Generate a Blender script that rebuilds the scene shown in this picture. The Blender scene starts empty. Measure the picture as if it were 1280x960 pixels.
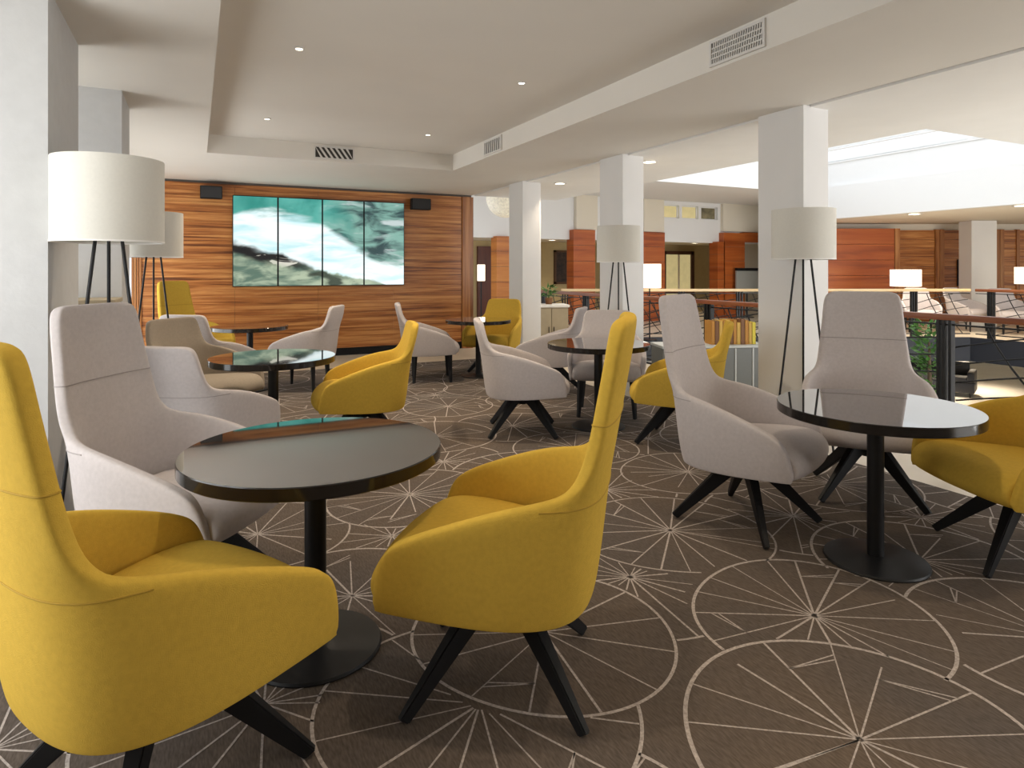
import bpy, bmesh, math, random
from mathutils import Vector, Matrix
random.seed(7)
SC = bpy.context.scene
COL = SC.collection

# ------------------------------------------------------------------ camera
FPX, HOR, EYE = 800.0, 337.0, 1.39
YAW = math.atan(395 / 800.0)
S_, C_ = math.sin(YAW), math.cos(YAW)
cam_d = bpy.data.cameras.new('camera')
cam_d.sensor_width = 36
cam_d.lens = FPX / 1280 * 36
cam_d.shift_y = -(480 - HOR) / 1280
cam_d.clip_start = 0.05
cam = bpy.data.objects.new('camera', cam_d)
COL.objects.link(cam)
cam.location = (0, 0, EYE)
cam.rotation_euler = (math.pi / 2, 0, -YAW)
SC.camera = cam

# ------------------------------------------------------------------ world, lights, exposure
SC.view_settings.view_transform = 'Standard'
SC.view_settings.look = 'None'
SC.view_settings.gamma = 1
SC.view_settings.use_curve_mapping = False
SC.view_settings.exposure = 0.25
w = bpy.data.worlds.new('World')
SC.world = w
w.use_nodes = True
w.node_tree.nodes['Background'].inputs[0].default_value = (0.93, 0.96, 1.0, 1)
w.node_tree.nodes['Background'].inputs[1].default_value = 1.1
SC.cycles.use_denoising = True
SC.cycles.max_bounces = 8
SC.cycles.diffuse_bounces = 5
SC.cycles.caustics_reflective = False
SC.cycles.caustics_refractive = False
SC.cycles.sample_clamp_indirect = 6


def area(name, loc, rot, sx, sy, power, color=(1, 1, 1)):
    d = bpy.data.lights.new(name, 'AREA')
    d.shape = 'RECTANGLE'
    d.size, d.size_y = sx, sy
    d.energy = power
    d.color = color
    o = bpy.data.objects.new(name, d)
    COL.objects.link(o)
    o.location = loc
    o.rotation_euler = rot
    return o


# daylight above the atrium skylight, daylight in the windows beside / behind the camera, and an added lobby fill
area('skylight_daylight', (9.8, 7.3, 4.6), (0, 0, 0), 7.2, 7.0, 150, (0.98, 0.99, 1.0))
area('side_window_daylight', (-1.75, 2.2, 1.45), (0, -math.pi / 2, 0), 2.1, 2.4, 58, (1.0, 0.98, 0.95))
area('middle_window_daylight', (-1.75, 5.0, 1.45), (0, -math.pi / 2, 0), 2.1, .8, 17, (1.0, 0.98, 0.95))
area('atrium_window_daylight', (9.5, -3.5, 1.2), (math.pi / 2, 0, 0), 7.5, 2.6, 260, (1.0, 0.99, 0.97))
area('lobby_fill', (9.5, -3.5, -1.15), (math.pi / 2, 0, 0), 7.5, 1.25, 190, (1.0, 0.99, 0.97))  # added fill through an unseen opening, brightens the lobby floor
area('left_window_daylight', (-1.75, 8.2, 1.0), (0, -math.pi / 2, 0), 1.7, 3.7, 84, (1.0, 0.98, 0.95))


# ------------------------------------------------------------------ picture <-> place
def W(l, d, z=0.0):
    return Vector((l * C_ + d * S_, -l * S_ + d * C_, z))


def ld(p):
    return (p[0] * C_ - p[1] * S_, p[0] * S_ + p[1] * C_)


def on_y(px, Y):
    r = (px - 640) / FPX
    X = Y * (r * C_ + S_) / (C_ - r * S_)
    return X, X * S_ + Y * C_


def zat(py, d):
    return EYE + (HOR - py) / FPX * d


def on_z(px, py, z):
    d = FPX * (EYE - z) / (py - HOR)
    return W((px - 640) / FPX * d, d, z)


# ------------------------------------------------------------------ materials
MATS = {}


def mat(name, color, rough=0.6, metal=0.0, spec=0.5, coat=0.0, emit=None, estr=0.0, noise=0.0, nscale=8.0, bump=0.0,
        bscale=200.0):
    m = bpy.data.materials.new(name)
    m.use_nodes = True
    nt = m.node_tree
    b = nt.nodes['Principled BSDF']
    b.inputs['Base Color'].default_value = (*color, 1)
    b.inputs['Roughness'].default_value = rough
    b.inputs['Metallic'].default_value = metal
    b.inputs['Specular IOR Level'].default_value = spec
    b.inputs['Coat Weight'].default_value = coat
    if emit:
        b.inputs['Emission Color'].default_value = (*emit, 1)
        b.inputs['Emission Strength'].default_value = estr
    tc = nt.nodes.new('ShaderNodeTexCoord')
    if noise:
        n = nt.nodes.new('ShaderNodeTexNoise')
        n.inputs['Scale'].default_value = nscale
        n.inputs['Detail'].default_value = 5
        nt.links.new(tc.outputs['Object'], n.inputs['Vector'])
        r = nt.nodes.new('ShaderNodeValToRGB')
        r.color_ramp.elements[0].position = 0.3
        r.color_ramp.elements[1].position = 0.7
        r.color_ramp.elements[0].color = (*[c * (1 - noise) for c in color], 1)
        r.color_ramp.elements[1].color = (*[min(1, c * (1 + noise)) for c in color], 1)
        nt.links.new(n.outputs['Fac'], r.inputs['Fac'])
        nt.links.new(r.outputs['Color'], b.inputs['Base Color'])
    if bump:
        n2 = nt.nodes.new('ShaderNodeTexNoise')
        n2.inputs['Scale'].default_value = bscale
        n2.inputs['Detail'].default_value = 3
        nt.links.new(tc.outputs['Object'], n2.inputs['Vector'])
        bp = nt.nodes.new('ShaderNodeBump')
        bp.inputs['Strength'].default_value = bump
        bp.inputs['Distance'].default_value = 0.004
        nt.links.new(n2.outputs['Fac'], bp.inputs['Height'])
        nt.links.new(bp.outputs['Normal'], b.inputs['Normal'])
    MATS[name] = m
    return m


def fabric(name, color, sheen=0.25):
    m = mat(name, color, 0.92, spec=0.15, noise=0.05, nscale=60, bump=0.35, bscale=420)
    b = m.node_tree.nodes['Principled BSDF']
    b.inputs['Sheen Weight'].default_value = sheen
    b.inputs['Sheen Roughness'].default_value = 0.5
    b.inputs['Sheen Tint'].default_value = (*color, 1)
    return m


def wood(name, dark, mid, light, axis='Z', freq=9.0, stretch=0.22, rough=0.38, rnd=0.0):
    """zebrano-like veneer: bands across `axis`, drawn out along the board, in world position"""
    m = bpy.data.materials.new(name)
    m.use_nodes = True
    nt = m.node_tree
    b = nt.nodes['Principled BSDF']
    g = nt.nodes.new('ShaderNodeNewGeometry')
    mp = nt.nodes.new('ShaderNodeMapping')
    sc = {'Z': (stretch, stretch, freq), 'X': (freq, freq, stretch)}[axis]
    mp.inputs['Scale'].default_value = sc
    nt.links.new(g.outputs['Position'], mp.inputs['Vector'])
    n = nt.nodes.new('ShaderNodeTexNoise')
    n.inputs['Scale'].default_value = 1.35
    n.inputs['Detail'].default_value = 7
    n.inputs['Roughness'].default_value = 0.62
    n.inputs['Distortion'].default_value = 0.5
    if rnd:
        oi = nt.nodes.new('ShaderNodeObjectInfo')
        mul = nt.nodes.new('ShaderNodeMath')
        mul.operation = 'MULTIPLY'
        mul.inputs[1].default_value = rnd
        nt.links.new(oi.outputs['Random'], mul.inputs[0])
        ad = nt.nodes.new('ShaderNodeVectorMath')
        ad.operation = 'ADD'
        cb = nt.nodes.new('ShaderNodeCombineXYZ')
        nt.links.new(mul.outputs[0], cb.inputs[0])
        nt.links.new(mp.outputs['Vector'], ad.inputs[0])
        nt.links.new(cb.outputs[0], ad.inputs[1])
        nt.links.new(ad.outputs[0], n.inputs['Vector'])
    else:
        nt.links.new(mp.outputs['Vector'], n.inputs['Vector'])
    r = nt.nodes.new('ShaderNodeValToRGB')
    e = r.color_ramp.elements
    e[0].position, e[0].color = 0.33, (*dark, 1)
    e[1].position, e[1].color = 0.68, (*light, 1)
    x = e.new(0.47)
    x.color = (*mid, 1)
    nt.links.new(n.outputs['Fac'], r.inputs['Fac'])
    nt.links.new(r.outputs['Color'], b.inputs['Base Color'])
    b.inputs['Roughness'].default_value = rough
    MATS[name] = m
    return m


mat('white_paint', (0.86, 0.84, 0.81), 0.75, noise=0.015, nscale=3)
mat('ceiling_paint', (0.76, 0.725, 0.67), 0.8, noise=0.015, nscale=2)
mat('column_paint', (0.76, 0.75, 0.74), 0.7, noise=0.015, nscale=3)
mat('column_plaster', (0.56, 0.56, 0.56), 0.75, noise=0.03, nscale=14, bump=0.15, bscale=60)
mat('atrium_white', (0.80, 0.80, 0.80), 0.7)
mat('cream_wall', (0.74, 0.68, 0.57), 0.75)
mat('tan_wall', (0.50, 0.39, 0.20), 0.75, noise=0.04)
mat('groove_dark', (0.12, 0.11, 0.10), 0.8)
mat('stone_floor', (0.62, 0.54, 0.42), 0.3, noise=0.06, nscale=3)
mat('lobby_floor', (0.86, 0.83, 0.76), 0.35, noise=0.04, nscale=1.5)
mat('lobby_rug', (0.58, 0.48, 0.33), 0.9, noise=0.1, nscale=6)
mat('navy', (0.008, 0.010, 0.017), 0.5)
mat('black_metal', (0.010, 0.010, 0.011), 0.42, spec=0.3)
mat('black_matte', (0.010, 0.010, 0.011), 0.5, spec=0.22)
mat('table_edge', (0.015, 0.013, 0.012), 0.12, spec=0.5)
mat('table_gloss', (0.018, 0.015, 0.013), 0.035, spec=0.5, coat=1.0)
MATS['table_gloss'].node_tree.nodes['Principled BSDF'].inputs['IOR'].default_value = 2.7
MATS['table_gloss'].node_tree.nodes['Principled BSDF'].inputs['Coat Roughness'].default_value = 0.02
fabric('yellow_fabric', (0.60, 0.39, 0.058))
fabric('grey_fabric', (0.53, 0.485, 0.48))
fabric('taupe_fabric', (0.33, 0.28, 0.225))
mat('yellow_seam', (0.44, 0.275, 0.03), 0.9)
mat('grey_seam', (0.36, 0.325, 0.315), 0.9)
wood('zebrano', (0.13, 0.036, 0.008), (0.42, 0.145, 0.034), (0.70, 0.34, 0.11), 'Z', 19, 0.6)
wood('zebrano_upright', (0.12, 0.035, 0.008), (0.36, 0.13, 0.03), (0.55, 0.26, 0.09), 'X', 9, 0.4, rnd=9)
wood('red_wood', (0.27, 0.055, 0.010), (0.40, 0.090, 0.016), (0.50, 0.14, 0.030), 'Z', 5, 0.3, rnd=9)
wood('orange_wood', (0.36, 0.10, 0.012), (0.50, 0.16, 0.02), (0.6, 0.23, 0.04), 'Z', 5, 0.3, rnd=9)
wood('rail_wood', (0.12, 0.03, 0.01), (0.22, 0.06, 0.018), (0.3, 0.1, 0.03), 'Z', 6, 0.5)
wood('lit_rail_wood', (0.55, 0.36, 0.16), (0.7, 0.5, 0.26), (0.8, 0.62, 0.38), 'Z', 6, 0.5)  # light on the rail top is put into this paler wood colour
wood('dark_door', (0.07, 0.015, 0.008), (0.10, 0.024, 0.012), (0.14, 0.035, 0.016), 'X', 5, 0.3)
mat('shade_fabric', (0.70, 0.68, 0.62), 0.85, noise=0.02, nscale=80)
_b = MATS['shade_fabric'].node_tree.nodes['Principled BSDF']
_b.inputs['Transmission Weight'].default_value = 0.0
mat('lit_shade', (0.9, 0.85, 0.75), 0.8, emit=(1.0, 0.88, 0.68), estr=1.5)
mat('lit_disc', (1, 1, 1), 0.5, emit=(1.0, 0.9, 0.72), estr=6.0)
mat('chrome', (0.7, 0.7, 0.7), 0.25, metal=1.0)
mat('vent_white', (0.70, 0.68, 0.65), 0.6)
mat('vent_dark', (0.05, 0.045, 0.04), 0.8)
mat('grille', (0.03, 0.03, 0.032), 0.75, bump=0.5, bscale=500)
mat('cabinet_grey', (0.17, 0.18, 0.175), 0.45)
mat('cabinet_trim', (0.55, 0.57, 0.56), 0.4)
mat('cabinet_tan', (0.40, 0.33, 0.22), 0.6, noise=0.05)
mat('white_top', (0.82, 0.80, 0.76), 0.4)
mat('book_amber', (0.50, 0.22, 0.02), 0.5)
mat('book_brown', (0.20, 0.08, 0.02), 0.5)
mat('book_ochre', (0.62, 0.38, 0.06), 0.5)
mat('book_yellow', (0.75, 0.62, 0.05), 0.5)
mat('book_page', (0.8, 0.76, 0.66), 0.8)
mat('leaf', (0.06, 0.17, 0.025), 0.5, noise=0.35, nscale=5)
mat('bark', (0.12, 0.08, 0.05), 0.9)
mat('picture', (0.035, 0.018, 0.010), 0.5, noise=0.9, nscale=9)
mat('picture_frame', (0.10, 0.045, 0.015), 0.4)
mat('globe_glass', (0.78, 0.72, 0.58), 0.35, noise=0.22, nscale=22, bump=0.6, bscale=40, emit=(1, 0.9, 0.7), estr=0.15)
mat('sign_grey', (0.33, 0.33, 0.30), 0.5)
mat('window_lit', (0.3, 0.25, 0.12), 0.3, emit=(0.75, 0.62, 0.30), estr=0.45, noise=0.3, nscale=3)
mat('window_dim', (0.20, 0.17, 0.09), 0.3, noise=0.7, nscale=4)
mat('window_frame_dark', (0.10, 0.04, 0.02), 0.5)


def glass_mat():
    m = bpy.data.materials.new('pane_glass')
    m.use_nodes = True
    nt = m.node_tree
    nt.nodes.clear()
    o = nt.nodes.new('ShaderNodeOutputMaterial')
    mx = nt.nodes.new('ShaderNodeMixShader')
    mx.inputs[0].default_value = 0.06
    t = nt.nodes.new('ShaderNodeBsdfTransparent')
    t.inputs[0].default_value = (0.97, 0.98, 0.98, 1)
    g = nt.nodes.new('ShaderNodeBsdfGlossy')
    g.inputs['Roughness'].default_value = 0.02
    nt.links.new(t.outputs[0], mx.inputs[1])
    nt.links.new(g.outputs[0], mx.inputs[2])
    nt.links.new(mx.outputs[0], o.inputs[0])
    MATS['pane_glass'] = m


glass_mat()


def carpet_mat():
    m = mat('carpet', (0.105, 0.078, 0.062), 0.95, spec=0.1)
    nt = m.node_tree
    b = nt.nodes['Principled BSDF']
    g = nt.nodes.new('ShaderNodeNewGeometry')
    n1 = nt.nodes.new('ShaderNodeTexNoise')
    n1.inputs['Scale'].default_value = 1.3
    n1.inputs['Detail'].default_value = 3
    mp = nt.nodes.new('ShaderNodeMapping')
    mp.inputs['Scale'].default_value = (160, 30, 1)
    mp.inputs['Rotation'].default_value = (0, 0, 0.5)
    n2 = nt.nodes.new('ShaderNodeTexNoise')
    n2.inputs['Scale'].default_value = 1.0
    n2.inputs['Detail'].default_value = 4
    nt.links.new(g.outputs['Position'], n1.inputs['Vector'])
    nt.links.new(g.outputs['Position'], mp.inputs['Vector'])
    nt.links.new(mp.outputs[0], n2.inputs['Vector'])
    r1 = nt.nodes.new('ShaderNodeValToRGB')
    r1.color_ramp.elements[0].position = 0.35
    r1.color_ramp.elements[0].color = (0.108, 0.089, 0.077, 1)
    r1.color_ramp.elements[1].position = 0.65
    r1.color_ramp.elements[1].color = (0.130, 0.099, 0.076, 1)
    nt.links.new(n1.outputs['Fac'], r1.inputs['Fac'])
    r2 = nt.nodes.new('ShaderNodeValToRGB')
    r2.color_ramp.elements[0].position = 0.3
    r2.color_ramp.elements[0].color = (0.72, 0.72, 0.72, 1)
    r2.color_ramp.elements[1].position = 0.7
    r2.color_ramp.elements[1].color = (1.25, 1.25, 1.25, 1)
    nt.links.new(n2.outputs['Fac'], r2.inputs['Fac'])
    mx = nt.nodes.new('ShaderNodeMix')
    mx.data_type = 'RGBA'
    mx.blend_type = 'MULTIPLY'
    mx.inputs[0].default_value = 1
    nt.links.new(r1.outputs['Color'], mx.inputs[6])
    nt.links.new(r2.outputs['Color'], mx.inputs[7])
    nt.links.new(mx.outputs[2], b.inputs['Base Color'])
    mat('carpet_line', (0.43, 0.375, 0.34), 0.95, spec=0.1, noise=0.3, nscale=90)


carpet_mat()


# ------------------------------------------------------------------ mesh helpers
class MB:
    def __init__(self):
        self.v, self.f, self.mi = [], [], []

    def add(self, vs, fs, mi=0):
        o = len(self.v)
        self.v += [tuple(p) for p in vs]
        self.f += [tuple(i + o for i in f) for f in fs]
        self.mi += [mi] * len(fs)
        return self

    def box(self, x0, x1, y0, y1, z0, z1, mi=0):
        vs = [(x, y, z) for z in (z0, z1) for y in (y0, y1) for x in (x0, x1)]
        fs = [(0, 2, 3, 1), (4, 5, 7, 6), (0, 1, 5, 4), (2, 6, 7, 3), (0, 4, 6, 2), (1, 3, 7, 5)]
        return self.add(vs, fs, mi)

    def bevbox(self, x0, x1, y0, y1, z0, z1, b=0.01, mi=0):
        bm = bmesh.new()
        bmesh.ops.create_cube(bm, size=1)
        for v in bm.verts:
            v.co = Vector(((x0 + x1) / 2 + v.co.x * (x1 - x0), (y0 + y1) / 2 + v.co.y * (y1 - y0),
                           (z0 + z1) / 2 + v.co.z * (z1 - z0)))
        bmesh.ops.bevel(bm, geom=bm.edges[:], offset=b, segments=2, affect='EDGES', profile=0.6)
        bm.verts.index_update()
        self.add([v.co for v in bm.verts], [[v.index for v in f.verts] for f in bm.faces], mi)
        bm.free()
        return self

    def tube(self, pts, r, n=8, mi=0, cap=True):
        pts = [Vector(p) for p in pts]
        rs = r if isinstance(r, (list, tuple)) else [r] * len(pts)
        rings = []
        prev = None
        for i, p in enumerate(pts):
            t = (pts[min(i + 1, len(pts) - 1)] - pts[max(i - 1, 0)]).normalized()
            if prev is None:
                a = Vector((0, 0, 1)) if abs(t.z) < 0.9 else Vector((1, 0, 0))
                prev = t.cross(a).normalized()
            u = (prev - t * prev.dot(t)).normalized()
            prev = u
            v = t.cross(u)
            rings.append([p + (u * math.cos(k * 2 * math.pi / n) + v * math.sin(k * 2 * math.pi / n)) * rs[i] for k in
                          range(n)])
        vs = [q for ring in rings for q in ring]
        fs = []
        for i in range(len(rings) - 1):
            for k in range(n):
                a, b = i * n + k, i * n + (k + 1) % n
                fs.append((a, b, b + n, a + n))
        if cap:
            fs.append(tuple(reversed(range(n))))
            fs.append(tuple(range((len(rings) - 1) * n, len(rings) * n)))
        return self.add(vs, fs, mi)

    def lathe(self, prof, n=40, cx=0, cy=0, mi=0, close=False):
        """prof: list of (r, z); r==0 allowed at ends"""
        vs, idx = [], []
        for (r, z) in prof:
            if r < 1e-6:
                idx.append([len(vs)] * n)
                vs.append((cx, cy, z))
            else:
                idx.append(list(range(len(vs), len(vs) + n)))
                vs += [(cx + r * math.cos(2 * math.pi * k / n), cy + r * math.sin(2 * math.pi * k / n), z) for k in
                       range(n)]
        fs = []
        rows = list(zip(idx, idx[1:])) + ([(idx[-1], idx[0])] if close else [])
        for a, b in rows:
            for k in range(n):
                q = [a[k], a[(k + 1) % n], b[(k + 1) % n], b[k]]
                f = []
                for i in q:
                    if i not in f:
                        f.append(i)
                if len(f) > 2:
                    fs.append(tuple(f))
        return self.add(vs, fs, mi)

    def prism(self, poly, z0, z1, mi=0):
        n = len(poly)
        vs = [(p[0], p[1], z0) for p in poly] + [(p[0], p[1], z1) for p in poly]
        fs = [tuple(reversed(range(n))), tuple(range(n, 2 * n))]
        fs += [(i, (i + 1) % n, (i + 1) % n + n, i + n) for i in range(n)]
        return self.add(vs, fs, mi)

    def xform(self, M):
        self.v = [tuple(M @ Vector(p)) for p in self.v]
        return self

    def mesh(self, name, mats, smooth=None):
        me = bpy.data.meshes.new(name)
        me.from_pydata(self.v, [], self.f)
        for m in (mats if isinstance(mats, (list, tuple)) else [mats]):
            me.materials.append(MATS[m])
        if len(me.materials) > 1:
            me.polygons.foreach_set('material_index', self.mi)
        bm = bmesh.new()
        bm.from_mesh(me)
        bmesh.ops.recalc_face_normals(bm, faces=bm.faces[:])
        bm.to_mesh(me)
        bm.free()
        if smooth is not None:
            me.polygons.foreach_set('use_smooth', [True] * len(me.polygons))
            me.set_sharp_from_angle(angle=math.radians(smooth))
        me.update()
        return me

    def build(self, name, mats, parent=None, smooth=None):
        return link(name, self.mesh(name, mats, smooth), parent)


def link(name, me, parent=None):
    o = bpy.data.objects.new(name, me)
    COL.objects.link(o)
    if parent is not None:
        o.parent = parent
    return o


def empty(name, loc=(0, 0, 0), rz=0.0):
    o = bpy.data.objects.new(name, None)
    o.empty_display_size = 0.1
    COL.objects.link(o)
    o.location = loc
    o.rotation_euler = (0, 0, rz)
    return o


def tag(o, label, cat=None, group=None, kind=None):
    o['label'] = label
    if cat:
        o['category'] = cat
    if group:
        o['group'] = group
    if kind:
        o['kind'] = kind
    return o


def struct(name, mb, m, label, smooth=None):
    o = mb.build(name, m, None, smooth)
    tag(o, label, kind='structure')
    return o


def copy_tree(o, parent=None):
    c = o.copy()
    COL.objects.link(c)
    c.parent = parent
    for ch in list(o.children):
        copy_tree(ch, c)
    return c


# ================================================================== STRUCTURE
SOF, COF = 2.71, 2.92
LOB = -1.9                   # lobby floor level
TVY = 10.55
XL, XR = -1.4, 4.40          # lounge between left wall and column line
YN = -3.2
CARX, CARY = 4.25, 9.2

# main floor: stone strip round the carpet
mb = MB()
mb.box(CARX, 5.98, YN, 11.5, -0.4, 0.0)
mb.box(XL, CARX, CARY, TVY + 0.3, -0.4, 0.0)
struct('floor', mb, 'stone_floor', 'pale beige stone floor border between carpet and atrium railing')


# carpet with woven lily-pad pattern ------------------------------------------------
def carpet():
    mb = MB()
    mb.box(XL, CARX, YN, CARY, -0.4, 0.0, 0)
    rnd = random.Random(3)
    seen = [(1075, 925, .51), (1018, 770, .48), (838, 663, .50), (718, 560, .47), (512, 618, .50), (322, 668, .46),
            (505, 485, .5), (680, 790, .48), (1330, 800, .5), (860, 590, .45), (560, 508, .45), (1150, 700, .48),
            (600, 880, .5), (330, 880, .5), (820, 505, .48), (440, 745, .47), (660, 470, .5), (545, 545, .5)]
    discs = []
    for (x, y, r) in seen:
        p = on_z(x, y, 0)
        discs.append((p.x, p.y, r))
    tries = 0
    while tries < 9000:
        tries += 1
        x, y = rnd.uniform(XL - .3, CARX + .3), rnd.uniform(YN, CARY + .3)
        if all((x - a) ** 2 + (y - b) ** 2 > .60 ** 2 for a, b, _ in discs):
            discs.append((x, y, rnd.uniform(.40, .54)))

    def strip(pts, wd):
        """pts 2D polyline -> flat strip just over the pile, clipped to the carpet"""
        run = []

        def flush():
            if len(run) < 2:
                run.clear()
                return
            vs, fs = [], []
            for i, (x, y) in enumerate(run):
                a, b = run[max(i - 1, 0)], run[min(i + 1, len(run) - 1)]
                dx, dy = b[0] - a[0], b[1] - a[1]
                L = math.hypot(dx, dy) or 1
                nx, ny = -dy / L * wd / 2, dx / L * wd / 2
                vs += [(x + nx, y + ny, .0012), (x - nx, y - ny, .0012)]
                if i:
                    k = 2 * i
                    fs.append((k - 2, k - 1, k + 1, k))
            mb.add(vs, fs, 1)
            run.clear()
        for q in pts:
            if q is None or not (XL < q[0] < CARX - .01 and YN < q[1] < CARY - .01):
                flush()
            else:
                run.append(q)
        flush()

    for i, (cx, cy, r) in enumerate(discs):
        over = [(a, b, c) for j, (a, b, c) in enumerate(discs[:i]) if (a - cx) ** 2 + (b - cy) ** 2 < (r + c) ** 2]

        def vis(x, y):
            return all((x - a) ** 2 + (y - b) ** 2 > c * c for a, b, c in over)
        ph = rnd.uniform(0, 6.28)
        n = 84
        ex, ea = rnd.uniform(.93, 1.07), rnd.uniform(0, 3.14)

        def rim(a, k=1.0):
            rr = r * k * (1 + .035 * math.sin(2 * a + ea) * ex + .02 * math.sin(3 * a + ph))
            return (cx + rr * math.cos(a), cy + rr * math.sin(a))
        pts = []
        for k in range(n + 1):
            q = rim(ph + k * 2 * math.pi / n)
            pts.append(q if vis(*q) else None)
        strip(pts, rnd.uniform(.010, .014))
        ns = rnd.randint(13, 18)
        a = ph
        angs = []
        for k in range(ns):
            a += 2 * math.pi / ns * rnd.uniform(.75, 1.25)
            angs.append(a)
            full = rnd.random() < .8
            r1 = .985 if full else rnd.uniform(.6, .9)
            e = rim(a, r1)
            pts = []
            m = 20
            for t in range(m + 1):
                f = t / m * .99 + .01
                q = (cx + (e[0] - cx) * f, cy + (e[1] - cy) * f)
                pts.append(q if vis(*q) else None)
            strip(pts, rnd.choice([.005, .006, .007, .009]))
        # small triangles near the rim between neighbouring spokes
        for k in range(0, ns - 1):
            if rnd.random() < .2:
                a0, a1 = angs[k], angs[k + 1]
                for (f0, f1) in ((.80, .68), (.68, .86)):
                    p0, p1 = rim(a0, f0), rim(a1, f1)
                    pts = []
                    for t in range(9):
                        q = (p0[0] + (p1[0] - p0[0]) * t / 8, p0[1] + (p1[1] - p0[1]) * t / 8)
                        pts.append(q if vis(*q) else None)
                    strip(pts, .006)
                    a0, a1 = a1, a0
    me = bpy.data.meshes.new('carpet')
    me.from_pydata(mb.v, [], mb.f)
    me.materials.append(MATS['carpet'])
    me.materials.append(MATS['carpet_line'])
    me.polygons.foreach_set('material_index', mb.mi)
    me.update()
    o = link('floor_carpet', me)
    tag(o, 'brown lounge carpet with pale lily-pad fan line pattern', kind='structure')


carpet()

# ceilings
mb = MB()
mb.box(XL - .2, .11, YN, TVY + .3, SOF, COF)
mb.box(3.07, XR, YN, TVY + .3, SOF, COF)
mb.box(.11, 3.07, 8.0, TVY + .3, SOF, COF)
mb.box(.11, 3.07, YN, -2.0, SOF, COF)
mb.box(XL - .2, XR, YN, TVY + .3, COF, COF + .1)
struct('ceiling', mb, 'ceiling_paint', 'warm white lounge ceiling with a long recessed tray')
mb = MB()
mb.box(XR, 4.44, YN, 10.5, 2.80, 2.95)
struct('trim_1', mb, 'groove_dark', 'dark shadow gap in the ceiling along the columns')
mb = MB()
mb.box(4.44, 6.1, YN, 10.5, 2.70, 2.95)
mb.box(6.1, 20, YN, 3.64, 2.70, 2.95)
struct('ceiling_gallery', mb, 'white_paint', 'white gallery ceiling between columns and atrium opening')
# far ceiling (higher) and right far soffit
mb = MB()
mb.box(4.44, 20, 11.0, 20, 3.3, 3.45)
mb.box(4.44, 6.1, 10.5, 11.0, 3.3, 3.45)
mb.box(4.44, 6.1, 10.40, 10.5, 2.95, 3.45)
struct('ceiling_far', mb, 'atrium_white', 'bright white ceiling beyond the atrium opening')
mb = MB()
mb.prism([(13.62, 3.64), (20, 3.64), (20, 14), (15.5, 14), (13.62, 11.4)], 2.605, 2.75)
struct('ceiling_far_gallery', mb, 'cream_wall', 'cream soffit over the far right gallery')
# upstand walls round the skylight
mb = MB()
mb.box(13.6, 13.75, 3.64, 11.2, 2.6, 3.37)
mb.box(13.75, 13.95, 3.64, 11.2, 3.34, 4.0)
mb.box(6.1, 13.9, 11.0, 11.15, 3.45, 4.0)
mb.box(5.95, 6.1, 3.5, 11.15, 2.95, 4.0)
mb.box(5.95, 13.9, 3.5, 3.64, 2.95, 4.0)
struct('wall_skylight', mb, 'atrium_white', 'white stepped upstand walls around the skylight')
# skylight: bars and panes
sk = empty('window_skylight', (9.85, 7.3, 3.97))
tag(sk, 'bright white skylight over the atrium', kind='structure')
for i in range(5):
    x0 = 6.1 + i * 1.53
    for j in range(2):
        y0 = 3.64 + j * 3.68
        MB().box(x0 + .03 - 9.85, x0 + 1.5 - 9.85, y0 + .03 - 7.3, y0 + 3.65 - 7.3, 0, .01).build('pane', 'pane_glass', sk)
for i in range(6):
    x0 = 6.1 + i * 1.53 - 9.85
    MB().box(x0 - .03, x0 + .03, -3.66, 3.7, -.03, .04).build('glazing_bar', 'atrium_white', sk)

# columns, right line
for k, yy in enumerate((3.56, 5.98, 8.47)):
    mb = MB()
    mb.box(4.36, 4.65, yy, yy + .46, 0, SOF + .05)
    mb.box(4.65, 4.70, yy + .06, yy + .40, 0, SOF + .02)
    struct('column', mb, 'column_paint', ['white square column behind the right hand tripod floor lamp',
                                          'white square column behind the middle tripod floor lamp',
                                          'white square column nearest the timber video wall'][k])
# columns, left line
for k, yy in enumerate((3.64, 5.5)):
    mb = MB()
    mb.box((-1.25, -1.12)[k], (-.62, -.49)[k], yy, yy + (.86, .6)[k], 0, SOF)
    struct('column', mb, 'column_plaster', ['near left textured plaster column cut by the picture edge',
                                            'second left plaster column behind the large lamp shade'][k])
# left wall with window, near wall with window, TV wall backing
mb = MB()
mb.box(XL - .2, XL, 3.45, 4.55, 0, SOF)
mb.box(XL - .2, XL, 5.45, 6.3, 0, SOF)
mb.box(XL - .2, XL, 4.55, 5.45, 0, .35)
mb.box(XL - .2, XL, 4.55, 5.45, 2.55, SOF)
mb.box(XL - .2, XL, 10.1, TVY + .3, 0, SOF)
mb.box(XL - .2, XL, 6.3, 10.1, 0, .2)
mb.box(XL - .2, XL, 6.3, 10.1, 1.95, SOF)
mb.box(XL - .2, XL, YN, 1.0, 0, SOF)
mb.box(XL - .2, XL, 1.0, 3.45, 0, .35)
mb.box(XL - .2, XL, 1.0, 3.45, 2.55, SOF)
struct('wall_left', mb, 'cream_wall', 'cream wall on the left behind the plaster columns')
mb = MB()
mb.box(XL - .2, 5.6, YN - .2, YN, -3, SOF)
mb.box(13.4, 20, YN - .2, YN, -3, SOF)
mb.box(5.6, 13.4, YN - .2, YN, -3, -1.8)
mb.box(5.6, 13.4, YN - .2, YN, -.5, -.2)  # opening under this band is added to let the lobby fill in
mb.box(5.6, 13.4, YN - .2, YN, 2.55, SOF)
struct('wall_near', mb, 'white_paint', 'white wall behind the viewer with a wide window at its right')
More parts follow.
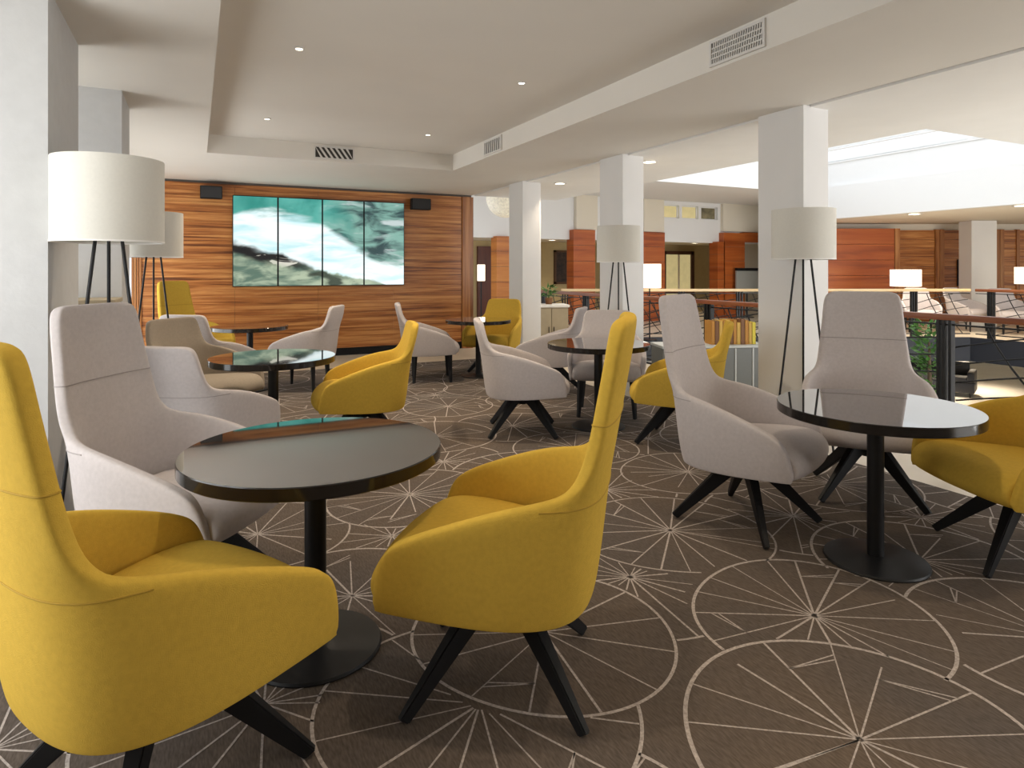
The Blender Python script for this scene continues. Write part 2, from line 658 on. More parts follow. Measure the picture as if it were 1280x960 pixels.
for k, (ya, yb, za, zb_) in enumerate(((1.0, 3.45, .35, 2.55), (4.55, 5.45, .35, 2.55), (6.3, 10.1, .2, 1.95))):
    o = empty('window_%d' % (k + 4), (XL - .1, (ya + yb) / 2, (za + zb_) / 2))
    hy, hz = (yb - ya) / 2, (zb_ - za) / 2
    n = max(1, round((yb - ya) / 1.2))
    for i in range(n):
        MB().box(-.004, .004, -hy + 2 * hy * i / n + .02, -hy + 2 * hy * (i + 1) / n - .02, -hz + .03, hz - .03).build('pane', 'pane_glass', o)
    for i in range(n + 1):
        y = -hy + 2 * hy * i / n
        MB().box(-.03, .03, y - .02, y + .02, -hz, hz).build('mullion', 'column_paint', o)
    for z in (-hz + .015, hz - .015):
        MB().box(-.03, .03, -hy, hy, z - .015, z + .015).build('window_rail', 'column_paint', o)
    tag(o, ['tall side window before the near left column', 'narrow window between the two left columns',
            'wide low window at the far left beside the timber wall'][k], kind='structure')
# timber TV wall: backing + veneer panels
tvw = MB().box(-.82, 4.40, TVY, TVY + .3, 0, SOF).build('wall_timber', 'groove_dark')
tag(tvw, 'striped timber veneer wall carrying the video screens', kind='structure')
x0, x1, z0, z1 = -.70, 4.20, .12, SOF - .035
nx, nz = 4, 9
for i in range(nx):
    for j in range(nz):
        a, b = x0 + (x1 - x0) * i / nx, x0 + (x1 - x0) * (i + 1) / nx
        c, d = z0 + (z1 - z0) * j / nz, z0 + (z1 - z0) * (j + 1) / nz
        MB().box(a + .0012, b - .0012, TVY - .025, TVY + .01, c + .0012, d - .0012).build('veneer_panel', 'zebrano', tvw)
MB().bevbox(4.21, 4.42, TVY - .05, TVY + .01, .0, SOF - .035, .006).build('upright_trim', 'zebrano_upright', tvw)
for k in range(4):
    MB().bevbox(-.82 + k * .032, -.82 + k * .032 + .028, TVY - .05, TVY + .01, .0, SOF - .035, .005).build('upright_trim',
                                                                                                       'zebrano_upright', tvw)
o = MB().box(-.69, 4.2, TVY - .03, TVY, 0, .115).build('baseboard_timber', 'black_matte')
tag(o, 'black skirting board under the timber wall', kind='structure')

# lower lobby, outer walls
o = MB().box(4.3, 26, YN, 26, LOB - .2, LOB)
struct('floor_lobby', o, 'lobby_floor', 'pale lobby floor below the railing')
mb = MB()
mb.box(26, 26.2, YN, 26, -3.2, 3.4)
mb.box(20, 26, YN, 26, 2.75, 2.9)
struct('wall_right', mb, 'cream_wall', 'cream outer wall beyond the far gallery')
mb = MB()
mb.box(4.3, 26, 26, 26.2, -3.2, 3.4)
struct('wall_back', mb, 'cream_wall', 'cream outer wall behind the far rooms')
mb = MB()
mb.box(4.1, 4.3, YN, 26, -3.2, -.4)
struct('wall_lobby', mb, 'cream_wall', 'cream lobby wall below the lounge floor')

# far gallery floor with dark fascia
A_, B_ = W(1, 13), W(9.3, 13)
poly = [(4.25, 11.5), (6.05, 11.5), (A_.x, A_.y), (B_.x, B_.y), (14.1, .5), (20, .5), (20, 20), (4.25, 20)]
struct('floor_gallery', MB().prism(poly, -.3, 0), 'stone_floor', 'stone floor of the gallery across the atrium')
mb = MB()


def seg_box(mb, p, q, w0, w1, z0, z1, mi=0):
    p, q = Vector((p[0], p[1], 0)), Vector((q[0], q[1], 0))
    t = (q - p).normalized()
    n = Vector((t.y, -t.x, 0))
    c = [p + n * w0, q + n * w0, q + n * w1, p + n * w1]
    mb.prism([(v.x, v.y) for v in c], z0, z1, mi)


seg_box(mb, (6.05, 11.5), A_, 0, .06, -.46, .02)
seg_box(mb, A_, B_, 0, .06, -.46, .02)
seg_box(mb, B_, (14.1, .5), 0, .06, -.46, .02)
mb.box(5.98, 6.03, YN, 11.5, -.42, .02)
struct('trim_2', mb, 'navy', 'dark navy edge band of the gallery floors')

# ------------------------------------------------------------------ far rooms beyond the atrium
YB, YR = 14.0, 16.4           # bulkhead plane, recess back wall


def pxrect(px0, px1, py0, py1, Y):
    """x range and z range of a picture rectangle standing in plane y=Y"""
    xa, da = on_y(px0, Y)
    xb, db = on_y(px1, Y)
    dm = (da + db) / 2
    return xa, xb, zat(py1, dm), zat(py0, dm)


mb = MB()
mb.box(4.44, 18, YR, YR + .2, 0, 2.3)
struct('wall_far', mb, 'tan_wall', 'tan back wall of the rooms beyond the atrium')
mb = MB()
# bulkhead with three window openings (pixels 828-897 x 257-274)
wx = [pxrect(a, b, 257.5, 273.5, YB) for a, b in ((829, 849), (852.5, 873), (876.5, 897))]
zb, zt = 2.16, 3.3
wz0, wz1 = wx[1][2], wx[1][3]
mb.box(4.44, wx[0][0], YB, YB + .18, zb, zt)
mb.box(wx[2][1], 16.5, YB, YB + .18, zb, zt)
mb.box(wx[0][0], wx[2][1], YB, YB + .18, zb, wz0)
mb.box(wx[0][0], wx[2][1], YB, YB + .18, wz1, zt)
for a, b in ((0, 1), (1, 2)):
    mb.box(wx[a][1], wx[b][0], YB, YB + .18, wz0, wz1)
struct('wall_bulkhead', mb, 'atrium_white', 'white bulkhead wall over the far doorways')
for k, (a, b, c, d) in enumerate(wx):
    o = empty('window_%d' % (k + 1), ((a + b) / 2, YB + .1, (wz0 + wz1) / 2))
    hx, hz = (b - a) / 2, (wz1 - wz0) / 2
    MB().box(-hx, hx, 0, .01, -hz, hz).build('pane', ('window_lit', 'window_lit', 'window_dim')[k], o)
    f = MB()
    f.box(-hx, hx, -.03, .02, -hz, -hz + .025)
    f.box(-hx, hx, -.03, .02, hz - .025, hz)
    f.box(-hx, -hx + .025, -.03, .02, -hz, hz)
    f.box(hx - .025, hx, -.03, .02, -hz, hz)
    f.build('window_frame', 'atrium_white', o)
    tag(o, ['leftmost', 'middle', 'rightmost'][k] + ' small upper window in the white bulkhead', kind='structure')
mb = MB()
mb.box(4.44, 18, YB + .18, YR, 2.2, 2.35)
struct('ceiling_recess', mb, 'cream_wall', 'low cream ceiling behind the white bulkhead')
# cream piers over the timber piers, timber piers
for k, (a, b, top) in enumerate(((719.5, 746, 287), (804, 829, 290), (903, 962, 290))):
    xa, xb, z0_, z1_ = pxrect(a, b, 250, top, YB - .08)
    struct('wall_pier', MB().box(xa, xb, YB - .12, YB - .005, z0_, 3.3), 'cream_wall',
           ['cream pier above timber cladding near the framed painting', 'cream pier left of the three upper windows',
            'wide cream pier right of the three upper windows'][k])


def pier(px0, px1, ptop, label, m='red_wood', Y=YB - .2, dep=.35):
    xa, xb, _, z1_ = pxrect(px0, px1, ptop, 355, Y)
    r = empty('timber_pier', ((xa + xb) / 2, Y, 0))
    hw = (xb - xa) / 2
    n = 6
    MB().box(-hw + .01, hw - .01, .015, dep, 0, z1_ - .01).build('core', 'groove_dark', r)
    for j in range(n):
        MB().box(-hw, hw, 0, dep - .02, z1_ * j / n + .004, z1_ * (j + 1) / n - .004).build('timber_panel', m, r)
    tag(r, label, kind='structure')


pier(621, 640, 295, 'orange timber pier beside the dark red door', 'orange_wood')
pier(717, 744, 287, 'red timber pier right of the framed painting')
pier(800, 831, 290, 'red timber pier left of the glazed door')
pier(897, 906, 302, 'narrow red timber jamb right of the glazed door')
pier(905, 931, 291, 'red timber portal post with grey sign')
xa, xb, z0_, z1_ = pxrect(931, 965, 291, 303, YB - .2)
struct('trim_3', MB().box(xa, xb, YB - .2, YB + .1, z0_, z1_), 'red_wood', 'red timber portal head beam')
xa, xb, z0_, z1_ = pxrect(931, 962, 300, 356, YB + .6)
struct('wall_portal', MB().box(xa, xb, YB + .6, YB + .7, 0, z1_), 'cream_wall', 'pale wall seen inside the timber portal')
# dark red door, painting, glazed door
xa, xb, _, z1_ = pxrect(597, 624, 308, 355, YR - .06)
dr = MB().box(xa, xb, YR - .08, YR, 0, z1_).build('door_1', 'dark_door')
tag(dr, 'dark red timber door beyond the video wall', kind='structure')
MB().tube([(xb - .12, YR - .12, 1.0), (xb - .12, YR - .12, 1.2)], .015).build('door_handle', 'chrome', dr)
xa, xb, z0_, z1_ = pxrect(693, 718, 313, 355, YR - .05)
pt = MB().box(xa + .05, xb - .05, YR - .05, YR - .02, z0_ + .05, z1_ - .05).build('framed_painting', 'picture')
fr = MB()
fr.box(xa, xb, YR - .07, YR, z0_, z0_ + .06)
fr.box(xa, xb, YR - .07, YR, z1_ - .06, z1_)
fr.box(xa, xa + .06, YR - .07, YR, z0_, z1_)
fr.box(xb - .06, xb, YR - .07, YR, z0_, z1_)
fr.build('frame', 'picture_frame', pt)
tag(pt, 'dark framed painting hanging on the far tan wall', 'painting')
xa, xb, _, z1_ = pxrect(829, 867, 314, 355, YR - .06)
gd = empty('door_2', ((xa + xb) / 2, YR - .05, 0))
hw = (xb - xa) / 2
f = MB()
f.box(-hw, -hw + .09, -.05, .04, 0, z1_)
f.box(hw - .13, hw, -.05, .04, 0, z1_)
f.box(-hw, hw, -.05, .04, z1_ - .11, z1_)
f.build('door_frame', 'window_frame_dark', gd)
MB().box(-.03, .03, -.03, .03, 0, z1_ - .1).build('mullion', 'cream_wall', gd)
MB().box(-hw, hw, -.03, .03, .62, .70).build('transom', 'window_frame_dark', gd)
for sx in (-1, 1):
    MB().box(min(0, sx * hw), max(0, sx * hw), 0, .01, 0, z1_ - .1).build('pane', 'window_lit', gd)
tag(gd, 'glazed double door with dark frame beyond the atrium', kind='structure')
# grey sign on portal
xa, xb, z0_, z1_ = pxrect(920, 947, 335, 366, YB - .35)
sg = empty('portal_sign', ((xa + xb) / 2, YB - .35, 0))
hw = (xb - xa) / 2
MB().bevbox(-hw, hw, -.03, .03, z0_, z1_ - .08, .01).build('board', 'sign_grey', sg)
MB().bevbox(-hw, hw, -.05, .05, z1_ - .08, z1_, .01).build('cap', 'black_matte', sg)
MB().tube([(0, 0, .02), (0, 0, z0_ + .02)], .025).build('post', 'black_metal', sg)
MB().lathe([(0, 0), (.2, 0), (.2, .02), (0, .03)], 24).build('foot', 'black_metal', sg)
tag(sg, 'grey information stand with dark cap beside the red portal', 'sign')

# far right diagonal timber wall (faces the viewer), in camera-facing frame at distance DW
DW = 17.0
R_ = empty('wall_diagonal', W(0, DW), -YAW)       # local x = picture right, local y = away


def lx(px, d=DW):
    return (px - 640) / FPX * d


def lpart(name, m, px0, px1, z0, z1, y0=0.0, y1=.1):
    return MB().box(lx(px0), lx(px1), y0, y1, z0, z1).build(name, m, R_)


tag(R_, 'timber panelled diagonal wall of the far right gallery', kind='structure')
lpart('wall_core', 'cream_wall', 985, 1450, 0, 2.62, .12, .3)
for j in range(6):
    lpart('timber_panel', 'red_wood', 1000, 1108, .41 * j + .004, .41 * (j + 1) - .004, -.35, .1)
lpart('upright_trim', 'zebrano_upright', 1108.5, 1115, 0, 2.46, -.36, .1)
for j in range(10):
    for (a, b) in ((1116, 1170), (1182, 1214), (1257, 1272), (1276, 1330)):
        lpart('timber_panel', 'zebrano', a, b, .244 * j + .002, .244 * (j + 1) - .002, .06, .13)
for (a, b) in ((1170.5, 1175.5), (1176, 1181.5), (1246, 1251), (1251.5, 1256.5), (1272, 1276)):
    lpart('upright_trim', 'zebrano_upright', a, b, 0, 2.46, .03, .13)
lpart('niche', 'navy', 1198, 1214, .95, 1.66, .02, .08)
for z in (1.15, 1.42):
    lpart('niche_shelf', 'window_frame_dark', 1200, 1213, z, z + .025, -.02, .06)
p = W(lx(1230), DW - 1.2)
struct('column', MB().prism([tuple(W(lx(a, DW - 1.2), b))[:2] for a, b in
                             ((1214.5, DW - 1.2), (1246, DW - 1.2), (1246, DW - .75), (1214.5, DW - .75))], 0, 2.6),
       'column_paint', 'white column standing before the far timber gallery wall')


# ================================================================== CHAIRS
def grab(ob):
    dg = bpy.context.evaluated_depsgraph_get()
    dg.update()
    me = bpy.data.meshes.new_from_object(ob.evaluated_get(dg))
    old = ob.data
    bpy.data.objects.remove(ob)
    bpy.data.meshes.remove(old)
    me.polygons.foreach_set('use_smooth', [True] * len(me.polygons))
    return me


def shell_mesh(high):
    top = [(.83, -.386), (.98, -.413), (1.12, -.438), (1.238, -.455)] if high else [(.80, -.388), (.89, -.41), (.968, -.425)]
    wtop = [.272, .254, .242, .230] if high else [.275, .258, .240]
    c0 = [(0, -.20, .330), (0, -.312, .330), (0, -.320, .350), (0, -.338, .48), (0, -.360, .69)] + [(0, y, z) for z, y in top]
    c1 = [(.13, -.19, .330), (.15, -.304, .330), (.155, -.312, .350), (.168, -.332, .48), (.165, -.355, .69)] + \
         [(w_ * .6, y + .004, z) for (z, y), w_ in zip(top, wtop)]
    c2 = [(.20, -.16, .330), (.272, -.252, .330), (.278, -.259, .350), (.296, -.279, .48), (.290, -.305, .715)] + \
         [(w_, y + .03, z) for (z, y), w_ in zip(top, wtop)]
    c3 = [(.25, -.08, .330), (.332, -.10, .330), (.338, -.103, .350), (.352, -.12, .48), (.362, -.13, .705)]
    c4 = [(.26, .10, .335), (.340, .09, .335), (.346, .09, .355), (.360, .09, .47), (.374, .09, .635)]
    c5 = [(.27, .30, .352), (.340, .328, .352), (.346, .332, .370), (.360, .318, .46), (.372, .282, .560)]
    cols = [[(-x, y, z) for x, y, z in c] for c in (c5, c4, c3, c2, c1)] + [c0, c1, c2, c3, c4, c5]
    vs, idx = [], []
    for c in cols:
        idx.append([len(vs) + i for i in range(len(c))])
        vs += c
    fs = []
    for a, b in zip(idx, idx[1:]):
        for i in range(min(len(a), len(b)) - 1):
            fs.append((a[i], b[i], b[i + 1], a[i + 1]))
    me = bpy.data.meshes.new('shell')
    me.from_pydata(vs, [], fs)
    me.update()
    # outward normals: back centre must face -y
    ic = next(p for p in me.polygons if abs(p.center.x) < .1 and p.center.z > .5)
    if ic.normal.y > 0:
        me.flip_normals()
    ce = me.attributes.new('crease_edge', 'FLOAT', 'EDGE')
    zone = {i for col in idx for i in (col[1],)}
    front = set(idx[0][1:]) | set(idx[-1][1:])
    rim = {col[-1] for col in idx} | {i for i in idx[3][4:]} | {i for i in idx[-4][4:]}
    for e in me.edges:
        a_, b_ = e.vertices
        if a_ in zone and b_ in zone:
            ce.data[e.index].value = .75
    cv = me.attributes.new('crease_vert', 'FLOAT', 'POINT')
    for col in (idx[0], idx[-1]):
        cv.data[col[1]].value = .55
        cv.data[col[-1]].value = .25
    ob = link('shell_tmp', me)
    so = ob.modifiers.new('s', 'SOLIDIFY')
    so.thickness = .05
    so.offset = -1
    so.use_even_offset = True
    so.edge_crease_outer = .35
    so.edge_crease_inner = .35
    su = ob.modifiers.new('u', 'SUBSURF')
    su.levels = su.render_levels = 3
    return grab(ob)


def seat_mesh():
    # closed (y, z) section, lofted across x
    sec = [(-.255, .37), (-.255, .43), (-.235, .472), (-.10, .478), (.10, .494), (.25, .499), (.340, .482), (.392, .440),
           (.400, .396), (.370, .352), (.22, .338), (-.20, .336)]
    us = [-1, -.985, -.90, -.6, -.2, .2, .6, .90, .985, 1]
    vs, fs = [], []
    cz = .41
    for u in us:
        k = 1.0 if abs(u) < .95 else (.93 if abs(u) < .99 else .80)
        for (y, z) in sec:
            wid = .318 if y > .05 else .318 - (.05 - y) * .33
            vs.append((wid * u, y if y < .2 else .2 + (y - .2) * (1 - .22 * u * u) * (k if abs(u) > .95 else 1),
                       cz + (z - cz) * k + (.012 * (1 - u * u) if z > .45 else 0)))
    n = len(sec)
    for i in range(len(us) - 1):
        for k in range(n):
            fs.append((i * n + k, i * n + (k + 1) % n, (i + 1) * n + (k + 1) % n, (i + 1) * n + k))
    fs.append(tuple(range(n)))
    fs.append(tuple(reversed(range((len(us) - 1) * n, len(us) * n))))
    me = bpy.data.meshes.new('seat')
    me.from_pydata(vs, [], fs)
    bm = bmesh.new()
    bm.from_mesh(me)
    bmesh.ops.recalc_face_normals(bm, faces=bm.faces[:])
    bm.to_mesh(me)
    bm.free()
    ob = link('seat_tmp', me)
    su = ob.modifiers.new('u', 'SUBSURF')
    su.levels = su.render_levels = 2
    return grab(ob)


def seam_lines(src, z, cond):
    """ordered polylines where the plane at height z cuts the upholstery"""
    bm = bmesh.new()
    bm.from_mesh(src)
    res = bmesh.ops.bisect_plane(bm, geom=bm.verts[:] + bm.edges[:] + bm.faces[:], plane_co=(0, 0, z), plane_no=(0, 0, 1))
    adj = {}
    for e in res['geom_cut']:
        if isinstance(e, bmesh.types.BMEdge) and all(cond(v.co, e.link_faces[0].normal) for v in e.verts):
            a, b = e.verts
            adj.setdefault(a, []).append(b)
            adj.setdefault(b, []).append(a)
    out, seen = [], set()
    for st in sorted(adj, key=lambda v: len(adj[v])):
        if st in seen:
            continue
        line, cur = [st.co.copy()], st
        seen.add(st)
        while True:
            nx = [n for n in adj[cur] if n not in seen]
            if not nx:
                break
            cur = nx[0]
            seen.add(cur)
            line.append(cur.co.copy())
        if len(adj[st]) == 2 and st in adj[cur]:
            line.append(st.co.copy())
        if len(line) > 4:
            out.append(line)
    bm.free()
    return out


def leg_star_mesh():
    """one tapered leg of the swivel base, along +x"""
    top = [(0, .340), (.07, .340), (.135, .305), (.405, .022)]
    bot = [(0, .265), (.06, .260), (.095, .240), (.375, .0)]
    hw = [.026, .030, .030, .014]
    mb = MB()
    vs = []
    for (t, b, h) in zip(top, bot, hw):
        vs += [(t[0], -h * .8, t[1]), (t[0], h * .8, t[1]), (b[0], h, b[1]), (b[0], -h, b[1])]
    fs = [(0, 1, 2, 3), (12, 15, 14, 13)]
    for i in range(3):
        for k in range(4):
            a, b = i * 4 + k, i * 4 + (k + 1) % 4
            fs.append((a, b, b + 4, a + 4))
    mb.add(vs, fs)
    me = mb.mesh('leg', 'black_matte')
    bm = bmesh.new()
    bm.from_mesh(me)
    bmesh.ops.bevel(bm, geom=bm.edges[:], offset=.004, segments=2, affect='EDGES')
    bm.to_mesh(me)
    bm.free()
    me.polygons.foreach_set('use_smooth', [True] * len(me.polygons))
    me.set_sharp_from_angle(angle=math.radians(50))
    return me


SHELL = {'high': shell_mesh(True), 'low': shell_mesh(False), 'legged': shell_mesh(False)}
SEAT = {'high': seat_mesh(), 'low': seat_mesh(), 'legged': seat_mesh()}
SEAM = {}
for k in SHELL:
    SEAM[k] = seam_lines(SHELL[k], .69, lambda p, n: p.y < -.17 and n.x * p.x + n.y * p.y > .03)
    if k == 'high':
        SEAM[k] += seam_lines(SHELL[k], .93, lambda p, n: abs(p.x) < .35)
LEG = leg_star_mesh()
HUB = MB().lathe([(0, .24), (.035, .24), (.045, .26), (.045, .342), (.0, .342)], 24).mesh('hub', 'black_matte', 40)


def leg4_mesh():
    mb = MB()
    vs = []
    for (z, h, dx, dy) in ((.40, .024, 0, 0), (.2, .019, .012, 0), (0, .013, .026, 0)):
        vs += [(dx - h, -h, z), (dx + h, -h, z), (dx + h, h, z), (dx - h, h, z)]
    fs = [(3, 2, 1, 0), (8, 9, 10, 11)]
    for i in range(2):
        for k in range(4):
            a, b = i * 4 + k, i * 4 + (k + 1) % 4
            fs.append((a, b, b + 4, a + 4))
    mb.add(vs, fs)
    return mb.mesh('leg', 'black_matte')


LEG4 = leg4_mesh()
MESHC = {}


def cm(me, m):
    key = (me.name, m)
    if key not in MESHC:
        c = me.copy()
        c.materials.clear()
        c.materials.append(MATS[m])
        MESHC[key] = c
    return MESHC[key]


def chair(kind, colour, l, d, A, label, legrot=45.0, group='lounge chairs around the tables', base=None, world=None):
    """A: heading seen in the picture frame, 0 = away from viewer, 90 = to the right"""
    p = W(l, d) if world is None else Vector(world)
    a = math.radians(A)
    D = W(math.sin(a), math.cos(a))
    t = empty({'high': 'high_back_chair', 'low': 'low_back_chair', 'legged': 'low_back_chair'}[kind], p, math.atan2(-D.x, D.y))
    link('shell', cm(SHELL[kind], colour + '_fabric'), t)
    link('seat_cushion', cm(SEAT[kind], colour + '_fabric'), t)
    sk_ = (kind, colour)
    if sk_ not in MESHC:
        MESHC[sk_] = [MB().tube(ln, .0026, 6).mesh('seam', 'yellow_seam' if colour == 'yellow' else 'grey_seam', 60)
                      for ln in SEAM[kind]]
    for sm in MESHC[sk_]:
        link('seam', sm, t)
    if kind == 'legged':
        for sx in (-1, 1):
            for sy in (-1, 1):
                g = link('leg', LEG4, t)
                g.location = (sx * .24, .25 if sy > 0 else -.17, 0)
                g.rotation_euler = (0, 0, math.atan2(sy * .7, sx))
    else:
        link('hub', HUB, t)
        for k in range(4):
            g = link('leg', LEG, t)
            g.rotation_euler = (0, 0, math.radians(legrot + 90 * k))
    tag(t, label, 'chair', group)
    return t


chair('high', 'yellow', -.955, 1.74, 34, 'yellow high-back swivel chair in the near left corner, seen from behind', 47)
chair('high', 'grey', -1.40, 2.72, 97, 'grey high-back chair behind the near yellow chair, left of near table', 45)
chair('high', 'yellow', -.03, 2.20, -77, 'whole yellow high-back swivel chair in front, right of the near table', 52)
chair('low', 'grey', -1.885, 3.86, 10, 'grey low-back chair seen from behind, just behind the near grey high-back', 30)
chair('low', 'taupe', -2.57, 5.35, 112, 'taupe low-back chair left of the table that reflects the screens', 40)
chair('low', 'yellow', -1.16, 5.0, -105, 'yellow low-back chair right of the table that reflects the screens', 45)
chair('high', 'yellow', -4.05, 8.2, 112, 'yellow high-back chair against the timber wall at far left', 45)
chair('low', 'grey', -2.97, 6.29, 12, 'pale grey low-back chair in front of the far left yellow high-back', 45)
chair('legged', 'grey', -2.42, 7.5, -88, 'pale grey four-legged chair under the screens, facing left')
chair('legged', 'grey', -1.06, 8.1, 80, 'pale grey four-legged chair near the timber wall, facing right')
chair('low', 'yellow', -.24, 8.8, 200, 'small yellow low-back chair at far table by timber wall end', 45)
chair('low', 'grey', .09, 5.5, 84, 'pale grey low-back swivel chair in mid room with star base visible', 39)
chair('low', 'grey', .42, 7.25, -72, 'shaded grey low-back chair near white column, facing left', 20)
chair('legged', 'grey', .93, 6.25, 190, 'grey four-legged chair behind the middle table, facing viewer')
chair('low', 'yellow', 1.36, 5.2, -72, 'yellow low-back chair half hidden behind the grey high-back', 34)
chair('high', 'grey', 1.30, 3.55, 128, 'grey high-back swivel chair left of the right-hand table, seen in profile', 32)
chair('high', 'grey', 2.2, 3.97, 205, 'grey high-back chair behind the right-hand table, facing the viewer', 48)
chair('high', 'yellow', 2.46, 3.08, -92, 'yellow chair at the right picture edge beside the right-hand table', 30)


# ================================================================== TABLES
def table_proto():
    t = empty('pedestal_table')
    R0 = .45
    tt = MB()
    tt.lathe([(0, .695), (R0 - .004, .695), (R0, .699), (R0, .737), (R0 - .0025, .7405)], 128, mi=1)
    tt.lathe([(R0 - .0025, .7405), (0, .7410)], 128, mi=0)
    tt.build('tabletop', ['table_gloss', 'table_edge'], t, 30)
    MB().lathe([(0, .022), (.038, .022), (.038, .688), (0, .688)], 28).build('pedestal', 'black_metal', t, 40)
    MB().lathe([(0, .682), (.16, .682), (.16, .696), (0, .696)], 32).build('mounting_plate', 'black_metal', t, 40)
    MB().lathe([(0, 0), (.232, 0), (.235, .006), (.23, .014), (.10, .022), (.05, .03), (0, .03)], 64).build('base_disc',
                                                                                                  'black_metal', t, 40)
    return t


tp = table_proto()
TABLES = [(-.725, 2.36, 1.02, 'near round black pedestal table between the yellow chairs'),
          (1.738, 3.06, .97, 'right round black pedestal table reflecting a grey chair back'),
          (-1.79, 4.80, 1.0, 'round black table at left reflecting the video screens'),
          (-3.03, 7.4, .93, 'far left round black table in front of the timber wall'),
          (-.44, 8.36, .95, 'far round black table beside the timber wall end'),
          (.765, 5.67, 1.0, 'round black table in mid room behind the front yellow chair')]
for i, (l, d, s, lab) in enumerate(TABLES):
    t = tp if i == 0 else copy_tree(tp)
    t.location = W(l, d)
    t.scale = (s, s, 1)
    tag(t, lab, 'table', 'round pedestal tables')


# ================================================================== FLOOR LAMPS
def lamp_proto():
    t = empty('tripod_lamp')
    r, z0, z1 = .238, 1.52, 1.92
    sh = MB().lathe([(r, z0), (r, z1), (r - .004, z1), (r - .004, z0)], 72, close=True).build('lamp_shade', 'shade_fabric', t, 40)
    MB().lathe([(r + .001, z0), (r + .001, z0 + .008), (r - .006, z0 + .008), (r - .006, z0)], 72, close=True).build(
        'hem', 'white_paint', sh, 40)
    for k in range(3):
        a = math.radians(90 + 120 * k)
        c, s = math.cos(a), math.sin(a)
        MB().tube([(c * .25, s * .25, 0), (c * .055, s * .055, 1.60)], [.0085, .0085], 10).build('leg', 'black_metal', t, 40)
    MB().lathe([(0, 1.58), (.07, 1.58), (.07, 1.61), (0, 1.61)], 24).build('leg_plate', 'black_metal', t, 40)
    MB().lathe([(0, 1.61), (.018, 1.61), (.018, 1.66), (.03, 1.70), (.03, 1.73), (.0, 1.76)], 20).build('bulb', 'white_top', t, 40)
    sp = MB()
    for k in range(3):
        a = math.radians(30 + 120 * k)
        sp.tube([(0, 0, 1.60), (math.cos(a) * (r - .003), math.sin(a) * (r - .003), 1.60)], .003, 6)
    sp.build('shade_spider', 'black_metal', t)
    return t


lp = lamp_proto()
LAMPS = [((136 - 640) / 800 * 3.10, 3.10, 1.0, 6, 'nearest tripod floor lamp with a big white drum shade, far left'),
         ((192 - 640) / 800 * 5.65, 5.65, .985, 3, 'tripod floor lamp half hidden behind the near lamp shade'),
         ((773 - 640) / 800 * 6.85, 6.85, .965, -36, 'tripod floor lamp before the middle white column'),
         ((1004 - 640) / 800 * 4.95, 4.95, .965, -51, 'tripod floor lamp before the right white column')]
for i, (l, d, sz, a, lab) in enumerate(LAMPS):
    t = lp if i == 0 else copy_tree(lp)
    t.location = W(l, d)
    t.rotation_euler = (0, 0, math.radians(a))
    t.scale = (sz, sz, sz)
    tag(t, lab, 'lamp', 'tripod floor lamps')


